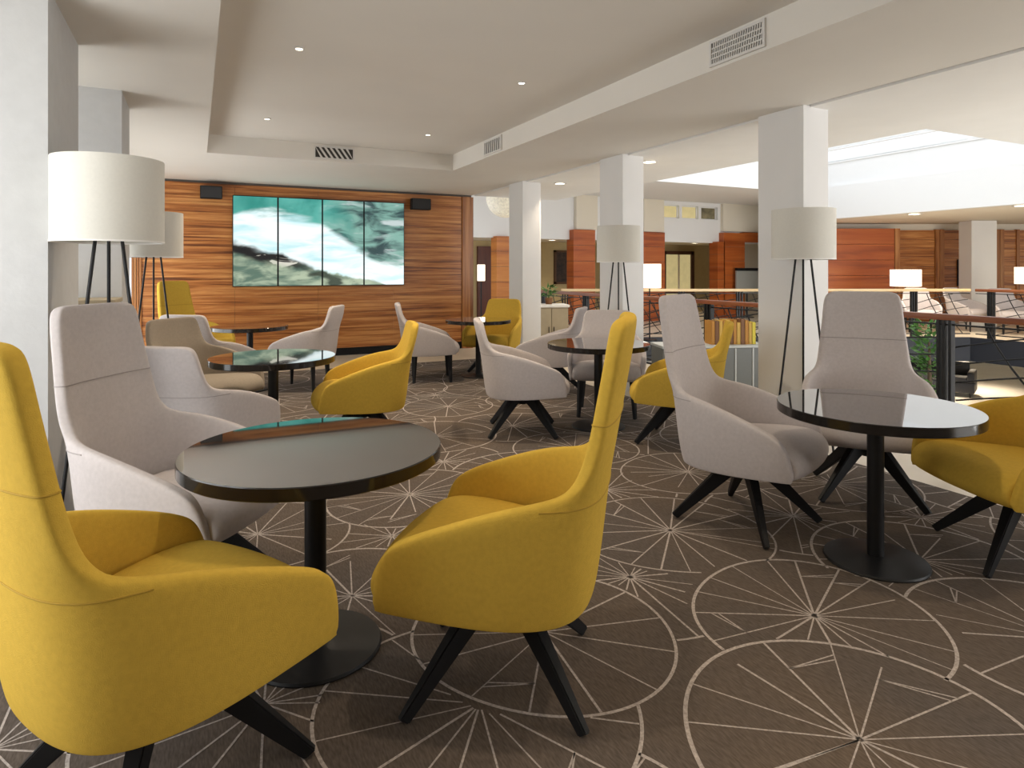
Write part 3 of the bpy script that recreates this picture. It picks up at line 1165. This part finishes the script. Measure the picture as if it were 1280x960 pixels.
# ================================================================== VIDEO WALL, SPEAKERS
def screen_mat(x0, x1, z0, z1):
    m = bpy.data.materials.new('screen_picture')
    m.use_nodes = True
    nt = m.node_tree
    N, L = nt.nodes, nt.links
    b = N['Principled BSDF']
    b.inputs['Base Color'].default_value = (.01, .01, .01, 1)
    b.inputs['Roughness'].default_value = .25
    g = N.new('ShaderNodeNewGeometry')
    sx = N.new('ShaderNodeSeparateXYZ')
    L.new(g.outputs['Position'], sx.inputs[0])

    def mr(sock, a, bb):
        n = N.new('ShaderNodeMapRange')
        n.clamp = False
        n.inputs[1].default_value = a
        n.inputs[2].default_value = bb
        L.new(sock, n.inputs[0])
        return n.outputs[0]

    def math_(op, a, c=None):
        n = N.new('ShaderNodeMath')
        n.operation = op
        for i, q in enumerate((a, c)):
            if q is None:
                continue
            if isinstance(q, (int, float)):
                n.inputs[i].default_value = q
            else:
                L.new(q, n.inputs[i])
        return n.outputs[0]

    def smooth(v, a, c):
        n = N.new('ShaderNodeMapRange')
        n.interpolation_type = 'SMOOTHSTEP'
        n.inputs[1].default_value = a
        n.inputs[2].default_value = c
        L.new(v, n.inputs[0])
        return n.outputs[0]

    def mix(f, a, c):
        n = N.new('ShaderNodeMix')
        n.data_type = 'RGBA'
        if isinstance(f, float):
            n.inputs[0].default_value = f
        else:
            L.new(f, n.inputs[0])
        for i, q in ((6, a), (7, c)):
            if isinstance(q, tuple):
                n.inputs[i].default_value = (*q, 1)
            else:
                L.new(q, n.inputs[i])
        return n.outputs[2]

    def noise(scale, sxy, detail=5, dist=0.6, off=0.0, rot=0.0):
        c = N.new('ShaderNodeCombineXYZ')
        L.new(u, c.inputs[0])
        L.new(v, c.inputs[1])
        mp = N.new('ShaderNodeMapping')
        mp.inputs['Scale'].default_value = (sxy[0], sxy[1], 1)
        mp.inputs['Location'].default_value = (off, off * .7, off)
        mp.inputs['Rotation'].default_value = (0, 0, rot)
        L.new(c.outputs[0], mp.inputs[0])
        n = N.new('ShaderNodeTexNoise')
        n.inputs['Scale'].default_value = scale
        n.inputs['Detail'].default_value = detail
        n.inputs['Distortion'].default_value = dist
        L.new(mp.outputs[0], n.inputs['Vector'])
        return n.outputs['Fac']
    u = mr(sx.outputs['X'], x0, x1)       # 0..1 across
    v = mr(sx.outputs['Z'], z0, z1)       # 0..1 up
    u2 = math_('MULTIPLY', u, 2.0)
    n1 = noise(2.2, (2, 1), 4, .4)
    n2 = noise(3.6, (1.5, 2.2), 5, .7, 4.0, -.45)
    n3 = noise(1.7, (1.6, 2.4), 5, .8, 9.0, .3)
    n4 = noise(3.0, (1.3, 3.0), 5, .5, 2.0, -.5)
    # teal water at the top, greener and rockier to the right
    teal = mix(smooth(n1, .35, .65), (.02, .24, .20), (.10, .42, .36))
    rocks = mix(smooth(n2, .36, .60), (.015, .05, .055), (.20, .40, .34))
    rocks = mix(smooth(n4, .55, .68), rocks, (.50, .58, .58))
    top = mix(smooth(math_('ADD', u, math_('MULTIPLY', math_('SUBTRACT', n1, .5), .5)), .50, .66), teal, rocks)
    # white torrent: upper edge falls from left to right
    nz = math_('MULTIPLY', math_('SUBTRACT', n3, .5), .34)
    hump = math_('MULTIPLY', math_('SINE', math_('MULTIPLY', u, 5.2)), .10)
    edge_up = math_('ADD', math_('SUBTRACT', .80, math_('MULTIPLY', math_('POWER', u, 1.6), .48)), math_('ADD', nz, hump))
    foam = mix(smooth(n4, .28, .60), (.50, .78, .82), (.90, 1.0, 1.0))
    f1 = smooth(math_('SUBTRACT', edge_up, v), -.015, .07)
    c1 = mix(f1, top, foam)
    # grey-green bank at lower left with a black wet rock along its top
    edge_lo = math_('ADD', math_('SUBTRACT', .46, math_('MULTIPLY', u, .52)), math_('MULTIPLY', math_('SUBTRACT', n1, .5), .35))
    bank = mix(smooth(n2, .36, .62), (.10, .17, .13), (.42, .50, .36))
    bank = mix(smooth(n3, .58, .70), bank, (.05, .07, .05))
    f2 = smooth(math_('SUBTRACT', edge_lo, v), -.01, .03)
    c2 = mix(f2, c1, bank)
    dv = math_('SUBTRACT', edge_lo, v)
    band = math_('MULTIPLY', smooth(dv, -.05, .02), math_('SUBTRACT', 1.0, smooth(dv, .06, .13)))
    band = math_('MULTIPLY', band, math_('SUBTRACT', 1.0, smooth(u, .30, .52)))
    rock = mix(smooth(n2, .57, .62), (.008, .008, .01), (.62, .60, .52))
    c3 = mix(band, c2, rock)
    L.new(c3, b.inputs['Emission Color'])
    b.inputs['Emission Strength'].default_value = .95
    MATS['screen_picture'] = m


yv = TVY - .09
xa, xb, z0_, z1_ = pxrect(290.5, 505.5, 249, 357.5, yv)
xm = [xa, on_y(347.5, yv)[0], on_y(403, yv)[0], on_y(455, yv)[0], xb]
z1_ = zat(243.5, on_y(290.5, yv)[1])
z0_ = zat(357.5, on_y(400, yv)[1])
screen_mat(xa, xb, z0_, z1_)
vw = empty('video_wall', ((xa + xb) / 2, yv, z0_))
ox = (xa + xb) / 2
for i in range(4):
    s = MB().bevbox(xm[i] - ox + .002, xm[i + 1] - ox - .002, 0, .06, 0, z1_ - z0_, .003).build('screen', 'black_matte', vw)
    MB().box(xm[i] - ox + .012, xm[i + 1] - ox - .012, -.002, .0, .012, z1_ - z0_ - .012).build('display', 'screen_picture', s)
MB().box(-(xb - xa) / 2 + .2, (xb - xa) / 2 - .2, .055, .07, .2, z1_ - z0_ - .2).build('wall_bracket', 'black_metal', vw)
tag(vw, 'four-panel video wall showing a rushing turquoise stream', 'video wall')
for k, (a, b, c, d) in enumerate(((250, 278, 232, 248), (515, 539, 248, 262))):
    xa, xb, z0_, z1_ = pxrect(a, b, c, d, TVY - .2)
    t = empty('wall_speaker', ((xa + xb) / 2, TVY - .2, z0_))
    hw, h = (xb - xa) / 2, z1_ - z0_
    MB().bevbox(-hw, hw, 0, .12, 0, h, .012).build('cabinet', 'black_matte', t)
    MB().bevbox(-hw + .012, hw - .012, -.008, .004, .012, h - .012, .004).build('grille', 'grille', t)
    MB().box(-.03, .03, .11, .178, h / 2 - .03, h / 2 + .03).build('wall_bracket', 'black_metal', t)
    tag(t, ['black wall speaker at the top left of the video wall', 'black wall speaker at the top right of the video wall'][k],
        'speaker', 'speakers on the timber wall')


# ================================================================== VENTS AND DOWNLIGHTS
def vent(name_label, w_, h_, loc, rz, diag, n):
    """local x along the vent, local -y faces out"""
    t = empty('air_vent', loc, rz)
    f = MB()
    b = .018
    f.box(-w_ / 2 - b, w_ / 2 + b, -.012, .004, -h_ / 2 - b, -h_ / 2)
    f.box(-w_ / 2 - b, w_ / 2 + b, -.012, .004, h_ / 2, h_ / 2 + b)
    f.box(-w_ / 2 - b, -w_ / 2, -.012, .004, -h_ / 2, h_ / 2)
    f.box(w_ / 2, w_ / 2 + b, -.012, .004, -h_ / 2, h_ / 2)
    f.build('frame', 'vent_white', t)
    MB().box(-w_ / 2, w_ / 2, -.001, .003, -h_ / 2, h_ / 2).build('backing', 'vent_dark', t)
    for k in range(n):
        x = -w_ / 2 + w_ * (k + .5) / n
        s = MB()
        dx = diag * h_ / 2
        wd = w_ / n * .22
        q = [(x - dx - wd, -h_ / 2), (x - dx + wd, -h_ / 2), (x + dx + wd, h_ / 2), (x + dx - wd, h_ / 2)]
        q = [(min(max(a, -w_ / 2), w_ / 2), c) for a, c in q]
        s.add([(a, -.008, c) for a, c in q] + [(a, -.001, c) for a, c in q],
              [(0, 1, 2, 3), (7, 6, 5, 4), (0, 4, 5, 1), (1, 5, 6, 2), (2, 6, 7, 3), (3, 7, 4, 0)])
        s.build('slat', 'vent_white', t)
    if n > 12:
        for k in range(1, 4):
            z = -h_ / 2 + h_ * k / 4
            MB().box(-w_ / 2, w_ / 2, -.009, -.002, z - .004, z + .004).build('slat', 'vent_white', t)
    tag(t, name_label, 'vent', 'ceiling tray air vents')


def on_x(px, X):
    r = (px - 640) / FPX
    Y = X * (C_ - r * S_) / (r * C_ + S_)
    return Y, X * S_ + Y * C_


for (a, b, c, d, lab, n) in ((891, 955, 35, 55, 'large mesh air vent in the tray side near the top right', 22),
                             (607, 627, 170, 182, 'small air vent in the tray side near its far corner', 8)):
    ya, da = on_x(a, 3.07)
    yb, db = on_x(b, 3.07)
    vent(lab, abs(ya - yb), .135, (3.066, (ya + yb) / 2, 2.815), -math.pi / 2, .15, n)
xa, _ = on_y(394, 8.0)
xb, _ = on_y(441, 8.0)
vent('striped air vent in the tray end above the screens', xb - xa, .125, ((xa + xb) / 2, 7.996, 2.815), 0, -.7, 7)


def downlight(p, r, label, power=0, lit=True, group='recessed ceiling spots'):
    t = empty('downlight', p)
    MB().lathe([(r, 0), (r, -.006), (r * .72, -.010), (r * .72, 0)], 28, close=True).build('trim_ring', 'vent_white', t, 40)
    MB().lathe([(0, -.004), (r * .72, -.004)], 28).build('lens', 'lit_disc' if lit else 'chrome', t)
    tag(t, label, 'light', group)
    if power:
        d = bpy.data.lights.new('spot', 'SPOT')
        d.energy = power
        d.spot_size = math.radians(115)
        d.spot_blend = .9
        d.shadow_soft_size = .05
        d.color = (1, .83, .62)
        o = bpy.data.objects.new('downlight_beam', d)
        COL.objects.link(o)
        o.parent = t
        o.location = (0, 0, -.03)


for (px, py, lab) in ((374, 60, 'brightest small spot in the tray ceiling, upper left'),
                      (652, 103, 'small spot in the tray ceiling toward the right'),
                      (334, 148, 'small spot in the tray ceiling near its far left corner'),
                      (535, 168, 'small spot in the tray ceiling near its far right corner')):
    downlight(on_z(px, py, COF), .036, lab, 105)
for (x, y, lab) in ((.85, 1.6, 'added unseen tray spot above the near yellow chairs, left'),
                    (2.35, 1.6, 'added unseen tray spot above the near tables, right'),
                    (.85, -.6, 'added unseen tray spot behind the viewer, left'),
                    (2.35, -.6, 'added unseen tray spot behind the viewer, right')):
    downlight(Vector((x, y, COF)), .036, lab, 42)  # spots added out of view to brighten the near lounge
for (px, py, lab) in ((700, 229, 'round downlight in the gallery ceiling left of the middle column'),
                      (812, 202, 'round downlight in the gallery ceiling right of the middle column')):
    downlight(on_z(px, py, 2.70), .10, lab, 60, group='round gallery downlights')
for (px, py, lab) in ((1143, 267.5, 'round downlight in the far cream soffit beside the column'),
                      (1277, 257, 'round downlight in the far cream soffit at the picture edge')):
    p = on_z(px, py, 2.6)
    downlight(p, .16, lab, 220, group='round gallery downlights')
xa, dd = on_y(868, 15.0)
downlight(Vector((xa, 15.0, 2.2)), .14, 'round downlight in the low ceiling above the glazed door', 70, group='round gallery downlights')
xa, dd = on_y(690, 15.2)
downlight(Vector((xa, 15.2, 2.2)), .14, 'round downlight in the low ceiling before the painting', 70, group='round gallery downlights')


for (l, d, lab) in ((9.0, 17.0, 'added lobby fill light under the far gallery, first from left'),
                    (10.5, 16.5, 'added lobby fill light under the far gallery, nearest the atrium'),
                    (12.5, 17.5, 'added lobby fill light under the far gallery, rightmost'),
                    (11.0, 20.0, 'added lobby fill light under the far gallery, deepest')):
    downlight(W(l, d, -.3), .12, lab, 230, group='added lobby fill lights under the gallery')  # hidden fixtures added to lighten the lobby floor under the gallery


# ================================================================== RAILINGS
def railing(name_label, p, q, bay, top=1.0, wood_='rail_wood', first=0.0, rod_r=.008, wide=.07, style=0):
    p, q = Vector((p[0], p[1], 0)), Vector((q[0], q[1], 0))
    L = (q - p).length
    t = (q - p).normalized()
    root = empty('railing', p, math.atan2(t.y, t.x))
    MB().bevbox(0, L, -wide / 2, wide / 2, top - .055, top, .012).build('handrail', wood_, root, 40)
    MB().box(0, L, -.012, .012, .08, .10).build('bottom_rail', 'black_metal', root)
    MB().box(0, L, -.010, .010, top - .10, top - .085).build('top_rail', 'black_metal', root)
    xs = [first + k * bay for k in range(int((L - first) / bay) + 1)]
    post = MB()
    for dx in (-.07, -.025, .03):
        post.box(dx - .012, dx + .012, -.03, .03, 0, top - .05)
    post.box(-.10, .06, -.04, .04, 0, .015)
    pm = post.mesh('post', 'black_metal')
    bar = MB().box(-.008, .008, -.008, .008, .1, top - .085).mesh('bar', 'black_metal')
    rods = []
    z_lo, z_hi = .10, top - .09
    h = z_hi - z_lo
    x0, x1 = .065, bay - .10
    for k in range(5):                      # gently rising curved rods
        a = z_lo + h * (k * .19)
        pts = []
        for i in range(11):
            f = i / 10
            z = a + h * (.42 * f - .14 * f * f)
            if z <= z_hi:
                pts.append((x0 + (x1 - x0) * f, 0, z))
        if len(pts) > 2:
            rods.append(MB().tube(pts, rod_r, 6).mesh('rod', 'black_metal', 60))
    for k in range(3):                      # steep rods falling to the right
        xs0 = x0 + (x1 - x0) * (.18 + .22 * k)
        pts = []
        for i in range(11):
            f = i / 10
            x = xs0 + (x1 - x0) * (.28 * f + .22 * f * f)
            if x <= x1:
                pts.append((x, 0.012, z_hi - h * f))
        rods.append(MB().tube(pts, rod_r, 6).mesh('rod', 'black_metal', 60))
    for i, x in enumerate(xs):
        o = link('post', pm, root)
        o.location.x = x
        if x + bay <= L + .2:
            for rm in rods:
                o = link('rod', rm, root)
                o.location.x = x
    tag(root, name_label, 'railing')
    return root


railing('near railing with dark wood handrail and curved black rods', (5.92, 11.3), (5.92, -1.0), 1.45, 1.0,
        first=(11.3 - 3.344) % 1.45)
railing('far railing with pale lit handrail across the atrium', (A_.x, A_.y), (B_.x, B_.y), 1.18, 1.0, 'lit_rail_wood', .1)
railing('far side railing at the right end of the atrium', (B_.x + .02, B_.y - .1), (14.12, 1.0), 1.18, 1.0, 'rail_wood', .3)


# ================================================================== CABINETS, BOOKS, PLANTS
# long low grey cabinet behind the right column
cb = empty('low_cabinet', W((886 - 640) / 800 * 7.2, 7.2), -YAW + .1)
hw, hd, ht = .60, .2, .56
MB().bevbox(-hw, hw, -hd, hd, .06, ht - .03, .008).build('body', 'cabinet_grey', cb)
MB().bevbox(-hw - .01, hw + .01, -hd - .01, hd + .01, ht - .03, ht, .006).build('top', 'cabinet_trim', cb)
MB().box(-hw + .03, hw - .03, -hd + .03, hd - .03, 0, .06).build('plinth', 'black_matte', cb)
for x in (-.57, -.17, .22, .42, .52):
    MB().box(x - .008, x + .008, -hd - .008, -hd + .004, .07, ht - .035).build('trim_strip', 'cabinet_trim', cb)
tag(cb, 'long low dark grey cabinet with pale edges behind the right column', 'cabinet')
# upright books on the cabinet
rb = random.Random(11)
x = -.02
cols = ['book_amber', 'book_brown', 'book_ochre', 'book_amber', 'book_ochre', 'book_brown', 'book_amber', 'book_ochre', 'book_brown',
        'book_amber', 'book_ochre', 'book_yellow']
words = ['first from left', 'second from left', 'third from left', 'fourth from left', 'fifth from left', 'sixth from left',
         'seventh from left', 'eighth from left', 'ninth from left', 'tenth from left', 'eleventh from left', 'last at right end']
cname = {'book_amber': 'amber', 'book_brown': 'brown', 'book_ochre': 'ochre', 'book_yellow': 'bright yellow'}
Mw = Matrix.Translation(cb.location) @ Matrix.Rotation(-YAW + .1, 4, 'Z')
for i, c in enumerate(cols):
    wd = rb.uniform(.034, .046)
    hh = rb.uniform(.24, .28)
    t = empty('book', Mw @ Vector((x + wd / 2, -.02, ht)), -YAW + .1)
    cv = MB()
    cv.box(-wd / 2, -wd / 2 + .004, -.10, .09, 0, hh)
    cv.box(wd / 2 - .004, wd / 2, -.10, .09, 0, hh)
    cv.box(-wd / 2, wd / 2, -.10, -.096, 0, hh)
    cv.build('cover', c, t)
    MB().box(-wd / 2 + .004, wd / 2 - .004, -.094, .085, .004, hh - .006).build('pages', 'book_page', t)
    tag(t, '%s upright book on the grey cabinet, %s' % (cname[c], words[i]), 'book', 'books on the grey cabinet')
    x += wd + .003

# tan sideboard with plant beyond column three
sb = empty('sideboard', W((686 - 640) / 800 * 10.2, 10.2), -YAW + .12)
MB().bevbox(-.27, .27, -.22, .22, .04, .80, .008).build('body', 'cabinet_tan', sb)
MB().bevbox(-.29, .29, -.24, .24, .80, .84, .006).build('top', 'white_top', sb)
MB().box(-.24, .24, -.19, .19, 0, .04).build('plinth', 'black_matte', sb)
for sx in (-1, 1):
    dd_ = MB().bevbox(min(sx * .004, sx * .262), max(sx * .004, sx * .262), -.235, -.215, .06, .78, .004).build('door', 'cabinet_tan', sb)
    MB().tube([(sx * .04, -.245, .4), (sx * .04, -.245, .5)], .006, 8).build('handle', 'black_metal', dd_)
tag(sb, 'small tan sideboard with white top beyond the far white column', 'sideboard')


def leafy(mb, base, n, rad, h, size, rnd, z0=0.0):
    for k in range(n):
        a = rnd.uniform(0, 6.28)
        rr = rad * math.sqrt(rnd.random())
        z = z0 + h * rnd.random()
        c = Vector((base[0] + rr * math.cos(a), base[1] + rr * math.sin(a), base[2] + z))
        ax = Vector((math.cos(a) + rnd.uniform(-.6, .6), math.sin(a) + rnd.uniform(-.6, .6), rnd.uniform(-.3, .9))).normalized()
        s = ax.cross(Vector((0, 0, 1)) + Vector((rnd.uniform(-.5, .5), rnd.uniform(-.5, .5), 0))).normalized()
        L = size * rnd.uniform(.7, 1.3)
        u = ax.cross(s) * .04 * L
        mb.add([c, c + ax * L * .4 + s * L * .24 + u, c + ax * L, c + ax * L * .4 - s * L * .24 + u], [(0, 1, 2, 3)])


pl = empty('potted_plant', sb.location + Vector((0, 0, .84)))
MB().lathe([(0, 0), (.05, 0), (.065, .10), (.058, .10), (.05, .08), (0, .08)], 20).build('pot', 'book_brown', pl, 40)
mb = MB()
leafy(mb, (0, 0, .12), 50, .08, .16, .10, random.Random(5))
for k in range(6):
    mb.tube([(0, 0, .08), (.05 * math.cos(k), .05 * math.sin(k), .22)], .003, 5)
mb.build('foliage', 'leaf', pl)
tag(pl, 'small potted plant on the tan sideboard', 'plant')

# tall tree in the lobby below, crown seen right of the far grey chair
tr = empty('lobby_tree', W((1163 - 640) / 800 * 10.5, 10.5, LOB))
MB().lathe([(0, 0), (.24, 0), (.32, .5), (.29, .5), (.26, .44), (0, .44)], 28).build('planter', 'navy', tr, 40)
MB().tube([(0, 0, .4), (.03, .02, 1.0), (-.02, .0, 1.6), (.0, .02, 2.1)], [.05, .04, .03, .015], 8).build('trunk', 'bark', tr, 60)
mb = MB()
leafy(mb, (0, 0, 1.15), 420, .20, 1.28, .13, random.Random(8))
mb.build('foliage', 'leaf', tr)
tag(tr, 'green leafy indoor tree rising from the lobby beside the railing', 'tree')

# tan cabinet between lamp legs at the left column, grey box on it
cc = empty('tall_cabinet', (-.80, 5.22, 0))
MB().bevbox(-.32, .30, -.22, .22, .05, 1.16, .008).build('body', 'cabinet_tan', cc)
MB().bevbox(-.34, .32, -.24, .24, 1.16, 1.19, .006).build('top', 'cabinet_tan', cc)
MB().box(-.30, .28, -.20, .20, 0, .05).build('plinth', 'black_matte', cc)
for sx in (-1, 1):
    dd_ = MB().bevbox(min(-.01 + sx * .004, -.01 + sx * .298), max(-.01 + sx * .004, -.01 + sx * .298), -.235, -.215, .08, 1.13,
                      .004).build('door', 'cabinet_tan', cc)
    MB().tube([(-.01 + sx * .04, -.245, .6), (-.01 + sx * .04, -.245, .72)], .006, 8).build('handle', 'black_metal', dd_)
tag(cc, 'tan cabinet at the foot of the second left column', 'cabinet')

# ================================================================== FAR GALLERY FURNITURE
FL = [(812, 12.6, .22, 1.03, 1.50, 'lit lamp beyond the far railing, right of the middle column'),
      (1132, 15.0, .32, 1.00, 1.39, 'wide lit lamp in front of the far timber wall'),
      (1281, 15.2, .2, 1.05, 1.45, 'lit lamp at the right picture edge beyond the railing'),
      (601.5, 14.2, .085, 1.14, 1.50, 'small lit lamp by the dark red door')]
for (px, d, r, z0_, z1_, lab) in FL:
    p = W((px - 640) / 800 * d, d)
    t = empty('side_lamp', p)
    MB().lathe([(r, z0_), (r, z1_), (r - .006, z1_), (r - .006, z0_)], 40, close=True).build('lamp_shade', 'lit_shade', t, 40)
    MB().tube([(0, 0, .02), (0, 0, z0_ + .1)], .014, 10).build('stem', 'black_metal', t, 40)
    MB().lathe([(0, 0), (.15, 0), (.15, .02), (.02, .03), (0, .03)], 28).build('foot', 'black_metal', t, 40)
    sp = MB()
    for k in range(3):
        a = k * 2.094
        sp.tube([(0, 0, z0_ + .08), (math.cos(a) * (r - .004), math.sin(a) * (r - .004), z0_ + .08)], .004, 6)
    sp.build('shade_spider', 'black_metal', t)
    tag(t, lab, 'lamp', 'lit lamps beyond the atrium')
# pendant globe
p = W((632 - 640) / 800 * 13.2, 13.2)
zc = zat(248, 13.2)
gl = empty('pendant_globe', (p.x, p.y, zc))
bm = bmesh.new()
bmesh.ops.create_icosphere(bm, subdivisions=4, radius=.40)
me = bpy.data.meshes.new('globe')
bm.to_mesh(me)
bm.free()
me.materials.append(MATS['globe_glass'])
link('globe', me, gl)
MB().tube([(0, 0, .38), (0, 0, 3.3 - zc)], .008, 8).build('cord', 'black_metal', gl)
MB().lathe([(0, 3.27 - zc), (.06, 3.27 - zc), (.06, 3.3 - zc), (0, 3.3 - zc)], 20).build('ceiling_rose', 'chrome', gl)
tag(gl, 'large crackled cream globe pendant half hidden by the far column', 'light')
for (px, d, A, lab) in ((1150, 14.3, 200, 'far gallery chair right of the wide lit lamp'),
                        (1208, 14.6, 160, 'far gallery chair before the white far column'),
                        (1262, 13.9, 190, 'far gallery chair at the right picture edge')):
    chair('legged', 'grey', (px - 640) / 800 * d, d, A, lab, group='chairs on the far gallery')

# lobby below: sofas on a rug
struct('floor_rug', MB().prism([tuple(W(a, b))[:2] for a, b in ((10.2, 11), (13, 11), (14.2, 14.6), (11.4, 14.6))], LOB, LOB + .015), 'lobby_rug',
       'tan rug on the lobby floor below')


def sofa(l, d, A, label, L=1.9):
    p = W(l, d, LOB)
    t = empty('sofa', p, -YAW + math.radians(A))
    MB().bevbox(-L / 2, L / 2, -.42, .42, .12, .38, .03).build('base', 'navy', t, 40)
    for k in (-1, 1):
        MB().bevbox(min(k * .005, k * (L / 2 - .16)), max(k * .005, k * (L / 2 - .16)), -.42, .25, .385, .52, .04).build('seat_cushion', 'navy', t, 40)
        MB().bevbox(k * (L / 2 - .08) - .075, k * (L / 2 - .08) + .075, -.42, .42, .385, .66, .03).build('arm', 'navy', t, 40)
        for s in (-1, 1):
            MB().box(k * (L / 2 - .1) - .02, k * (L / 2 - .1) + .02, s * .35 - .02, s * .35 + .02, 0, .12).build('leg', 'black_metal', t)
    MB().bevbox(-L / 2 + .16, L / 2 - .16, .26, .42, .385, .85, .04).build('backrest', 'navy', t, 40)
    tag(t, label, 'sofa', 'navy lobby sofas')


sofa(8.1, 15.8, 20, 'navy sofa in the lobby left of the indoor tree')
sofa(11.3, 17.2, -40, 'navy sofa in the far part of the lobby')
